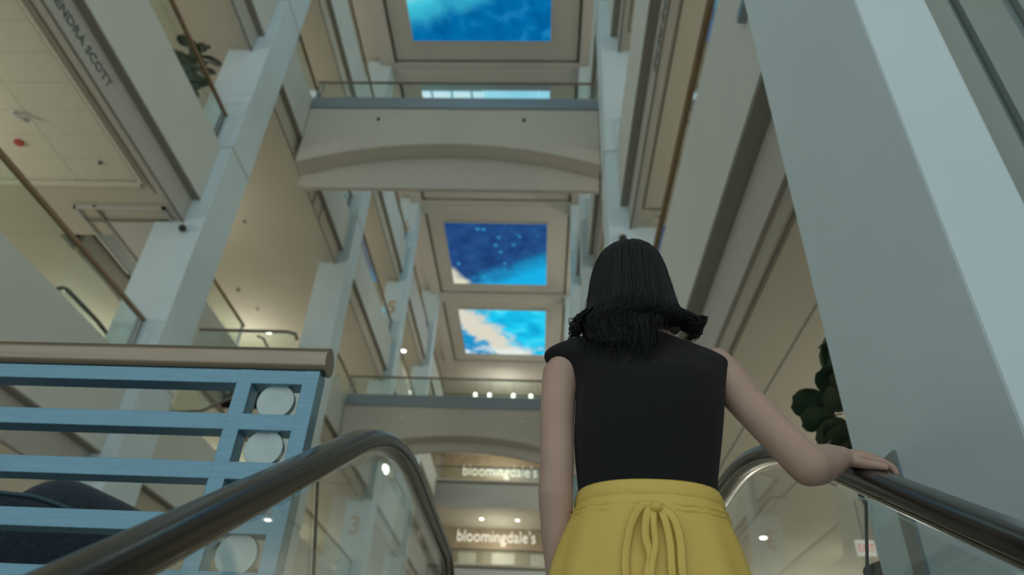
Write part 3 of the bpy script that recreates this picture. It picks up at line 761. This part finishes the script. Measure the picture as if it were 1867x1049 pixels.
for p in leaf_me.polygons: p.use_smooth = True
def add_leaf(t, base, d, roll=0.0, scale=1.0):
    o = bpy.data.objects.new('leaf', leaf_me); COL.objects.link(o)
    d = Vector(d).normalized(); q = d.to_track_quat('X', 'Z')
    M_ = Matrix.Translation(base) @ q.to_matrix().to_4x4() @ Matrix.Rotation(roll, 4, 'X') @ Matrix.Scale(scale, 4)
    o.parent = t; o.matrix_parent_inverse = t.matrix_basis.inverted(); o.matrix_basis = M_
def plant(x, y, z, height, label, nleaf, spread, extra=(), bare=0.35):
    t = thing('potted_fig', label, 'plant', (x, y, z), 'potted figs')
    MB().rings([[(x + r * math.cos(a), y + r * math.sin(a), z + h) for a in [2 * math.pi * j / 24 for j in range(24)]] for r, h in ((0.16, 0), (0.22, 0.36), (0.225, 0.40), (0.20, 0.40), (0.195, 0.36))]).build('pot', 'pot', t, smooth='auto')
    MB().cyl((x, y, z + 0.345), (0, 0, 1), 0.197, 0.012, 20).build('soil', 'soil', t)
    MB().tube([(x, y, z + 0.35), (x + 0.02, y + 0.01, z + height * 0.5), (x - 0.02, y, z + height)], [0.022, 0.018, 0.008], 8).build('trunk', 'stem', t, smooth=True)
    for k in range(nleaf):
        u = bare + (1 - bare) * k / max(1, nleaf - 1); a = k * 2.4 + random.uniform(-0.3, 0.3)
        zz = z + height * u; el = random.uniform(-0.2, 0.7)
        add_leaf(t, Vector((x + 0.03 * math.cos(a), y + 0.03 * math.sin(a), zz)), (math.cos(a), math.sin(a), el), random.uniform(-0.4, 0.4), spread * random.uniform(0.8, 1.15))
    for b, d, r_, s_ in extra: add_leaf(t, Vector(b), d, r_, s_)
    return t
# right plant, most of it hidden by the huge column
ex = [((1.46, 3.30, 1.80), (0.06, -0.1, 1.0), 1.2, 0.85), ((1.52, 3.32, 1.76), (-0.35, -0.2, 1.0), 1.4, 0.75),
      ((1.48, 3.3, 1.60), (-1.0, -0.1, 0.05), 0.9, 1.0), ((1.44, 3.28, 1.54), (-1.0, -0.1, -0.25), 1.1, 0.8), ((1.50, 3.3, 1.50), (-0.8, -0.2, -0.45), 1.0, 1.05), ((1.54, 3.3, 1.62), (-0.6, -0.3, 0.5), 0.8, 0.9),
      ((1.58, 3.32, 1.45), (-0.9, -0.2, -0.2), 0.8, 1.1), ((1.56, 3.3, 1.40), (-0.6, -0.3, -0.6), 1.0, 1.0), ((1.50, 3.3, 1.58), (-0.7, -0.5, 0.3), 0.9, 0.7),
      ((1.55, 3.3, 1.25), (-0.5, -0.1, -0.6), 1.0, 0.7), ((1.58, 3.3, 1.15), (-0.4, -0.1, -0.7), 1.0, 0.6), ((1.50, 3.31, 1.66), (-0.25, -0.5, 0.3), 0.6, 0.7)]
plant(1.68, 3.38, F2, 1.95, 'dark leafy plant half hidden behind the huge right column', 14, 0.75, ex)
plant(-7.95, 9.85, FL[4], 2.1, 'leafy plant behind the glass guard on the second left tier', 34, 1.7, (), 0.15)
plant(-7.75, 19.2, FL[5], 1.8, 'small leafy plant beyond the upper bridge on the third left tier', 16, 1.3, (), 0.25)

# ------------------------------------------------------------------ the woman
W = thing('person', 'woman from behind in black sleeveless top and yellow trousers, hand on escalator rail', 'person', (0.21, 1.42, -0.53))
FZ = -0.52
def ell(z, xl, xr, cy, hd, n_=36, p=2.3, fold=0.0, nf=0, ph=0.0, tiltz=0.0):
    cx = (xl + xr) / 2; hw = (xr - xl) / 2; out = []
    for j in range(n_):
        t = 2 * math.pi * j / n_; c, s_ = math.cos(t), math.sin(t)
        k = 1 + fold * math.sin(nf * t + ph)
        out.append((cx + hw * math.copysign(abs(c) ** (2 / p), c) * k, cy + hd * math.copysign(abs(s_) ** (2 / p), s_) * k, z + tiltz * c))
    return out
def fused(mb, name, m, parent, voxel, smooth_it=6, fac=0.5):
    me = mb.mesh(name); tmp = bpy.data.objects.new('tmp', me); COL.objects.link(tmp)
    md = tmp.modifiers.new('r', 'REMESH'); md.mode = 'VOXEL'; md.voxel_size = voxel; md.use_smooth_shade = True
    if smooth_it:
        sm = tmp.modifiers.new('s', 'SMOOTH'); sm.factor = fac; sm.iterations = smooth_it
    dg = bpy.context.evaluated_depsgraph_get(); dg.update()
    me2 = bpy.data.meshes.new_from_object(tmp.evaluated_get(dg)); me2.name = name
    bpy.data.objects.remove(tmp); bpy.data.meshes.remove(me)
    me2.materials.clear(); me2.materials.append(MATS[m])
    for p in me2.polygons: p.use_smooth = True
    o = bpy.data.objects.new(name, me2); COL.objects.link(o)
    o.parent = parent; o.matrix_parent_inverse = parent.matrix_basis.inverted()
    return o
b = MB()
b.rings([ell(z, xl, xr, cy, hd) for z, xl, xr, cy, hd in (
    (0.18, 0.06, 0.365, 1.425, 0.095), (0.28, 0.045, 0.378, 1.42, 0.11), (0.36, 0.055, 0.368, 1.42, 0.105), (0.47, 0.084, 0.344, 1.425, 0.085),
    (0.56, 0.080, 0.352, 1.425, 0.088), (0.65, 0.082, 0.374, 1.425, 0.095), (0.72, 0.085, 0.380, 1.425, 0.092), (0.77, 0.050, 0.395, 1.43, 0.075), (0.80, 0.045, 0.39, 1.435, 0.06), (0.838, 0.10, 0.325, 1.437, 0.054), (0.868, 0.145, 0.288, 1.437, 0.052))])
b.tube([(0.21, 1.435, 0.80), (0.21, 1.44, 0.87), (0.208, 1.455, 0.95)], [0.062, 0.050, 0.052], 20)
# head with jaw, nose, ears
b.sphere((0.207, 1.455, 1.015), 0.074, 0.092, 0.098, 24, 16)
b.sphere((0.207, 1.495, 0.955), 0.054, 0.060, 0.060, 20, 12)
b.tube([(0.207, 1.540, 1.02), (0.207, 1.562, 0.985), (0.207, 1.545, 0.972)], [0.008, 0.013, 0.010], 10)
for sx in (-1, 1): b.sphere((0.207 + sx * 0.076, 1.455, 0.995), 0.010, 0.022, 0.032, 12, 8)
# left arm hanging
b.tube([(0.062, 1.435, 0.785), (0.037, 1.432, 0.75), (0.030, 1.425, 0.69), (0.028, 1.418, 0.61), (0.029, 1.405, 0.53), (0.026, 1.408, 0.47), (0.030, 1.425, 0.40), (0.036, 1.448, 0.32), (0.042, 1.468, 0.255)],
       [0.045, 0.044, 0.0385, 0.0365, 0.0345, 0.0355, 0.032, 0.026, 0.021], 20)
b.tube([(0.042, 1.468, 0.265), (0.045, 1.478, 0.215), (0.048, 1.488, 0.17)], [0.021, 0.030, 0.026], 14, flat=0.55, up=(1, 0, 0))
for k, (dy, ln) in enumerate(((-0.028, 0.060), (-0.009, 0.070), (0.010, 0.066), (0.027, 0.052))):
    b.tube([(0.048, 1.486 + dy, 0.175), (0.050, 1.492 + dy, 0.175 - ln * 0.5), (0.058, 1.495 + dy, 0.175 - ln)], [0.0095, 0.0085, 0.007], 10)
b.tube([(0.048, 1.505, 0.225), (0.056, 1.528, 0.195), (0.062, 1.532, 0.165)], [0.011, 0.010, 0.008], 10)
# right arm out to the rail
AP = [(0.385, 1.435, 0.785), (0.412, 1.430, 0.745), (0.440, 1.415, 0.685), (0.478, 1.392, 0.612), (0.508, 1.372, 0.556), (0.528, 1.372, 0.533), (0.556, 1.404, 0.548), (0.600, 1.455, 0.576), (0.643, 1.506, 0.603), (0.672, 1.540, 0.620)]
AR = [0.045, 0.045, 0.041, 0.0395, 0.040, 0.041, 0.0415, 0.037, 0.029, 0.024]
for i in range(len(AP) - 1):
    p, q = Vector(AP[i]), Vector(AP[i + 1])
    for k in range(6):
        u = k / 6; r_ = AR[i] + (AR[i + 1] - AR[i]) * u; c_ = p.lerp(q, u); b.sphere(c_, r_, r_, r_, 18, 10)
rt = lambda y: sl0 + y * tan30 + 0.026 / math.cos(R(30))          # top of the right handrail
# hand lying over the rail: palm, four fingers across, thumb along the near side
b.tube([(0.664, 1.532, 0.618), (0.690, 1.548, rt(1.548) + 0.022), (0.724, 1.562, rt(1.562) + 0.017), (0.744, 1.568, rt(1.568) + 0.014)], [0.024, 0.034, 0.037, 0.030], 16, flat=0.46, up=(0, -0.5, 0.86))
for dy, ln in ((-0.030, 0.9), (-0.010, 1.0), (0.011, 0.98), (0.031, 0.82)):
    y = 1.566 + dy; z = rt(y)
    b.tube([(0.728, y - 0.002, z + 0.012), (0.728 + 0.028 * ln, y, z + 0.013), (0.728 + 0.050 * ln, y + 0.001, z + 0.001), (0.728 + 0.058 * ln, y + 0.001, z - 0.020 * ln)], [0.0105, 0.0098, 0.0088, 0.0072], 10)
b.tube([(0.680, 1.528, rt(1.528) + 0.014), (0.704, 1.508, rt(1.508) + 0.011), (0.726, 1.496, rt(1.496) + 0.010), (0.742, 1.490, rt(1.490) + 0.008)], [0.014, 0.012, 0.010, 0.008], 10)
# legs
for sx, cx in ((-1, 0.13), (1, 0.29)):
    b.tube([(cx, 1.42, 0.22), (cx, 1.42, 0.05), (cx, 1.42, -0.10), (cx, 1.41, -0.28), (cx, 1.41, -0.44)], [0.085, 0.07, 0.055, 0.05, 0.035], 18)
    b.tube([(cx, 1.39, -0.475), (cx, 1.50, -0.485), (cx, 1.58, -0.49)], [0.036, 0.034, 0.026], 14, flat=0.7)
body = fused(b, 'body', 'skin', W, 0.0042, 5)
for sx in (-1, 1):
    MB().sphere((0.207 + sx * 0.030, 1.541, 1.012), 0.012, 0.006, 0.007, 12, 8).build('eye', 'eye_white', body, smooth=True)
MB().sphere((0.207, 1.551, 0.945), 0.022, 0.006, 0.007, 14, 8).build('mouth', 'lip', body, smooth=True)

# top with cap sleeves
tp = MB()
rows = [(0.452, 0.076, 0.352, .100), (0.475, 0.074, 0.352, .100), (0.51, 0.071, 0.356, .101), (0.55, 0.067, 0.365, .104), (0.60, 0.064, 0.376, .108), (0.65, 0.067, 0.386, .112), (0.70, 0.070, 0.394, .110),
        (0.730, 0.066, 0.402, .104), (0.752, 0.050, 0.414, .098), (0.772, 0.018, 0.427, .088), (0.786, -0.001, 0.432, .080), (0.799, -0.005, 0.425, .072), (0.812, 0.006, 0.404, .066), (0.826, 0.036, 0.372, .061), (0.838, 0.082, 0.335, .058), (0.848, 0.118, 0.308, .056), (0.853, 0.135, 0.295, .054)]
tp.rings([ell(z, xl, xr, 1.428 if z < .75 else 1.435, hd, 56, 2.25, tiltz=-0.006 if z > .74 else 0) for z, xl, xr, hd in rows])
top_ = tp.build('sleeveless_top', 'top_fabric', W, smooth=True)
sub = top_.modifiers.new('sub', 'SUBSURF'); sub.levels = 1; sub.render_levels = 2

# trousers
tr = MB()
rows = [(-0.02, 0.005, 0.425, .155, .020), (0.08, -0.002, 0.420, .150, .020), (0.18, -0.003, 0.414, .145, .019), (0.27, 0.004, 0.404, .140, .017), (0.33, 0.016, 0.394, .133, .014), (0.37, 0.030, 0.384, .127, .010), (0.405, 0.045, 0.373, .121, .005), (0.43, 0.058, 0.365, .116, .004), (0.450, 0.066, 0.360, .111, .003)]
tr.rings([ell(z, xl, xr, 1.425, hd, 96, 2.25, f, 13, 0.6 + 2.2 * z) for z, xl, xr, hd, f in rows], cap=False)
hip = tr.build('trousers', 'trouser_fabric', W, smooth=True)
sub = hip.modifiers.new('sub', 'SUBSURF'); sub.levels = 1; sub.render_levels = 2
for cx in (0.115, 0.305):
    mb = MB(); mb.rings([ell(z, cx - hw, cx + hw, 1.425, hd, 60, 2.2, 0.02, 11, z * 3) for z, hw, hd in ((0.0, 0.108, 0.145), (-0.1, 0.112, 0.14), (-0.25, 0.116, 0.135), (-0.42, 0.12, 0.135))], cap=False)
    mb.build('trouser_leg', 'trouser_fabric', hip, smooth=True)
wb = MB(); wb.rings([ell(z, xl, xr, 1.425, hd, 120, 2.25, f, 40, 0) for z, xl, xr, hd, f in ((0.446, 0.065, 0.361, .112, .0), (0.449, 0.0635, 0.3625, .1135, .004), (0.462, 0.066, 0.360, .111, .005), (0.473, 0.069, 0.357, .1085, .004), (0.4765, 0.071, 0.355, .1065, .002), (0.470, 0.074, 0.350, .103, .0))], cap=False)
wb.build('waistband', 'trouser_fabric', hip, smooth=True)
for zc, dz in ((0.426, 0.0045), (0.437, 0.004)):
    g_ = (0.450 - zc) / 0.05
    rr = []
    for dd, oo in ((-dz, 0.001), (-dz * 0.7, 0.0035), (dz * 0.7, 0.0035), (dz, 0.001)):
        ring = ell(zc + dd, 0.066 - 0.021 * g_ - oo, 0.360 + 0.013 * g_ + oo, 1.425, 0.111 + 0.010 * g_ + oo, 96, 2.25, 0.0015, 19, 0.5)
        rr.append([(x, y, z - 0.010 * max(0, (1.425 - y) / .12) + 0.0015 * math.sin(31 * k_ * 2 * math.pi / 96)) for k_, (x, y, z) in enumerate(ring)])
    MB().rings(rr, cap=False).build('waist_tie', 'trouser_fabric', hip, smooth=True)
def back_y(x, z):
    # back surface of the trousers
    u = (0.450 - z) / 0.12; hd = 0.111 + 0.022 * min(1.3, u); hw = 0.147 + 0.042 * min(1.3, u); c = abs((x - 0.212) / hw)
    return 1.425 - hd * (1 - min(1, c) ** 2.25) ** (1 / 2.25) - 0.004
def ribbon(pts, name, w=0.0075):
    P = [(x, back_y(x, z) - o_, z) for x, z, o_ in pts]
    fine = []
    for i in range(len(P) - 1):
        p0, p1, p2, p3 = Vector(P[max(0, i - 1)]), Vector(P[i]), Vector(P[i + 1]), Vector(P[min(len(P) - 1, i + 2)])
        for s_ in range(5):
            t = s_ / 5; fine.append(0.5 * ((2 * p1) + (p2 - p0) * t + (2 * p0 - 5 * p1 + 4 * p2 - p3) * t * t + (3 * p1 - p0 - 3 * p2 + p3) * t ** 3))
    fine.append(Vector(P[-1]))
    MB().tube(fine, w, 8, up=(0, -1, 0), flat=0.22).build(name, 'trouser_fabric', hip, smooth=True)
ribbon([(0.202, 0.418, .006), (0.184, 0.417, .012), (0.165, 0.392, .012), (0.152, 0.350, .008), (0.146, 0.305, .005), (0.150, 0.26, .004)], 'tie_loop')
ribbon([(0.202, 0.416, .008), (0.190, 0.400, .012), (0.184, 0.360, .010), (0.190, 0.325, .006), (0.183, 0.295, .005), (0.178, 0.25, .005)], 'tie_loop')
ribbon([(0.204, 0.414, .009), (0.200, 0.385, .012), (0.200, 0.345, .008), (0.192, 0.315, .008), (0.185, 0.27, .005)], 'tie_end', 0.006)
ribbon([(0.214, 0.414, .008), (0.222, 0.385, .010), (0.226, 0.345, .006), (0.224, 0.30, .005), (0.226, 0.24, .004)], 'tie_end', 0.007)
ribbon([(0.216, 0.416, .008), (0.236, 0.395, .012), (0.244, 0.355, .009), (0.242, 0.305, .006), (0.244, 0.25, .005)], 'tie_loop')
yb = back_y(0.207, 0.414)
MB().sphere((0.207, yb - 0.012, 0.414), 0.011, 0.009, 0.009, 16, 10).build('tie_knot', 'trouser_fabric', hip, smooth=True)

# shoes
for cx in (0.13, 0.29):
    MB().rings([ell(z, cx - hw, cx + hw, 1.47, hd, 24, 2.4) for z, hw, hd in ((-0.525, 0.045, 0.135), (-0.50, 0.047, 0.137), (-0.47, 0.044, 0.128), (-0.445, 0.036, 0.10))]).build('shoe', 'shoe_leather', W, smooth=True)

# hair: cap over the skull running down into a loose curtain at the nape
hr = MB(); rng = random.Random(9)
rows = [(1.126, 0.196, 0.222, 1.455, 0.012), (1.120, 0.168, 0.250, 1.453, 0.045), (1.105, 0.146, 0.271, 1.45, 0.072), (1.08, 0.127, 0.287, 1.448, 0.093), (1.045, 0.115, 0.297, 1.447, 0.106), (1.00, 0.106, 0.304, 1.445, 0.112),
        (0.955, 0.100, 0.310, 1.438, 0.113), (0.915, 0.095, 0.316, 1.428, 0.108), (0.885, 0.090, 0.322, 1.415, 0.100), (0.869, 0.084, 0.312, 1.405, 0.092), (0.856, 0.083, 0.258, 1.396, 0.080), (0.840, 0.086, 0.252, 1.391, 0.070), (0.820, 0.092, 0.254, 1.386, 0.060), (0.800, 0.105, 0.250, 1.382, 0.050), (0.785, 0.125, 0.24, 1.378, 0.041)]
rg = []
for i, (z, xl, xr, cy, hd) in enumerate(rows):
    r_ = ell(z, xl, xr, cy, hd, 90, 2.1)
    amp = 0.0015 if i > 2 else 0.0006
    rg.append([(x + amp * math.sin(17 * j * 2 * math.pi / 90 + 0.35 * i), y + amp * math.sin(23 * j * 2 * math.pi / 90 + 0.25 * i), z_) for j, (x, y, z_) in enumerate(r_)])
hr.rings(rg)
# carve the face side back is hidden by moving front points inwards (hairline)
hv = []
for x, y, z in hr.v:
    if y > 1.50 and z < 1.07: y = 1.50 + (y - 1.50) * 0.15
    hv.append((x, y, z))
hr.v = hv
hair = hr.build('hair', 'hair', W, smooth=True)
st = MB()
def strand(pts, r0, r1):
    fine = []; P = [Vector(p) for p in pts]
    for i in range(len(P) - 1):
        p0, p1, p2, p3 = P[max(0, i - 1)], P[i], P[i + 1], P[min(len(P) - 1, i + 2)]
        for s_ in range(4):
            t = s_ / 4; fine.append(0.5 * ((2 * p1) + (p2 - p0) * t + (2 * p0 - 5 * p1 + 4 * p2 - p3) * t * t + (3 * p1 - p0 - 3 * p2 + p3) * t ** 3))
    fine.append(P[-1]); n_ = len(fine)
    st.tube(fine, [r0 + (r1 - r0) * (i / (n_ - 1)) for i in range(n_)], 6)
def shell_x(z, y, sgn):
    for (z1, l1, r1, c1, h1), (z0, l0, r0, c0, h0) in zip(rows[:-1], rows[1:]):
        if z0 <= z <= z1:
            u = (z - z0) / (z1 - z0); l, r_, c, h = [a_ + (b_ - a_) * u for a_, b_ in ((l0, l1), (r0, r1), (c0, c1), (h0, h1))]
            return (l + r_) / 2 + sgn * (r_ - l) / 2 * math.sqrt(max(0.05, 1 - min(0.95, ((y - c) / h) ** 2))) * 0.985
    return 0.2
def jit(s_): return rng.uniform(-s_, s_)
for k in range(70):      # left flick
    st_y = 1.405 + jit(0.040)
    strand([(shell_x(0.96, st_y, -1), st_y, 0.96), (shell_x(0.92, st_y, -1), st_y - .003, 0.92), (shell_x(0.895, st_y, -1) - 0.002, st_y - .006, 0.895), (0.086 + jit(.006), st_y - .012, 0.876 + jit(.006)), (0.072 + jit(.010), st_y - .015, 0.860 + jit(.008)), (0.064 + jit(.012), st_y - .02, 0.846 + jit(.010)), (0.068 + jit(.014), st_y - .02, 0.832 + jit(.010))], 0.0030, 0.0006)
for k in range(90):      # right flick
    st_y = 1.41 + jit(0.040); q = rng.random()
    strand([(shell_x(0.96, st_y, 1), st_y, 0.96), (shell_x(0.925, st_y, 1), st_y - .003, 0.925), (shell_x(0.90, st_y, 1) + 0.002, st_y - .006, 0.900), (0.323 + jit(.006), st_y - .012, 0.884 + jit(.006)), (0.338 + jit(.006), st_y - .015, 0.871 + jit(.006)), (0.350 + 0.014 * q, st_y - .015, 0.868 + jit(.006)), (0.346 + jit(.010), st_y - .015, 0.858 + jit(.006)), (0.330 + jit(.014), st_y - .02, 0.848 + jit(.008))], 0.0030, 0.0006)
for k in range(40):      # under edge sweeping from the right flick to the nape
    st_y = 1.375 + jit(0.02)
    strand([(0.235 + jit(.02), st_y - .02, 0.91), (0.268 + jit(.02), st_y - .015, 0.886), (0.300 + jit(.012), st_y - .01, 0.868 + jit(.006)), (0.328 + jit(.01), st_y, 0.862 + jit(.006))], 0.0030, 0.0007)
for k in range(420):     # long fall from crown to the ends
    a = R(rng.uniform(185, 355)); pts = []; last = rng.choice((10, 11, 12, 13)) if 215 < math.degrees(a) < 318 else rng.choice((8, 9, 10))
    w = rng.uniform(0.001, 0.004); ph = rng.uniform(0, 6)
    for q, (z, xl, xr, cy, hd) in enumerate(rows[1:last + 1]):
        aa = a + R(4) * math.sin(ph) * q / 6
        g_ = 0.0008 + (w * (0.6 + 0.6 * math.sin(ph + q * 0.9)) if q > 6 else 0)
        pts.append(((xl + xr) / 2 + ((xr - xl) / 2 + g_) * math.cos(aa), cy + (hd + g_) * math.sin(aa), z + jit(.003)))
    st_r = rng.uniform(0.0012, 0.0024)
    strand(pts, st_r, 0.0006)
def top_back_y(x, z):
    tz = [(0.70, .070, .394, 1.318), (0.752, .050, .414, 1.334), (0.786, .0, .432, 1.352), (0.812, .006, .404, 1.369), (0.838, .082, .335, 1.377), (0.86, .12, .30, 1.381), (0.95, .12, .30, 1.33)]
    for (z0, l0, r0, y0_), (z1, l1, r1, y1_) in zip(tz[:-1], tz[1:]):
        if z0 <= z <= z1:
            u = (z - z0) / (z1 - z0); l, r_, y = l0 + (l1 - l0) * u, r0 + (r1 - r0) * u, y0_ + (y1_ - y0_) * u
            c = min(0.9, abs((x - (l + r_) / 2) / ((r_ - l) / 2)))
            return 1.43 - (1.43 - y) * (1 - c ** 2.25) ** (1 / 2.25)
    return 1.33
for k in range(190):     # loose wavy lengths lying on the back
    x = rng.uniform(0.088, 0.268); zend = rng.uniform(0.722, 0.80) + 0.55 * max(0, abs(x - 0.19) - 0.04)
    w = rng.uniform(0.002, 0.009); ph = rng.uniform(0, 6); fr_ = rng.uniform(0.7, 1.5); pts = []
    y0_ = 1.425 - 0.106 * math.sqrt(max(0.02, 1 - min(0.98, ((x - 0.2055) / 0.112) ** 2))) + 0.001
    for q in range(8):
        u = q / 7; z = 0.905 + (zend - 0.905) * u; xx = x + w * u * math.sin(ph + q * fr_) + 0.02 * u * u * math.sin(ph * 2)
        y_s = min(y0_ + 0.012 * u, top_back_y(xx, z) - 0.004) if u > 0.45 else y0_ + 0.012 * u
        pts.append((xx, y_s - 0.003 * math.sin(ph + q) * u, z))
    strand(pts, rng.uniform(0.0012, 0.0024), 0.0004)
for k in range(14):      # flyaways
    a = R(rng.choice((rng.uniform(182, 215), rng.uniform(325, 358)))); q = rng.choice((5, 6, 7)); z, xl, xr, cy, hd = rows[q]
    x = (xl + xr) / 2 + (xr - xl) / 2 * 0.97 * math.cos(a); y = cy + hd * 0.97 * math.sin(a); e = 1 if math.cos(a) > 0 else -1
    strand([(x, y, z + 0.02), (x + 0.008 * e, y, z), (x + 0.011 * e + jit(.004), y, z - 0.025), (x + 0.009 * e + jit(.006), y, z - 0.05)], 0.0007, 0.0003)
o = st.build('hair_strands', 'hair', hair, smooth=True); o['kind'] = 'stuff'
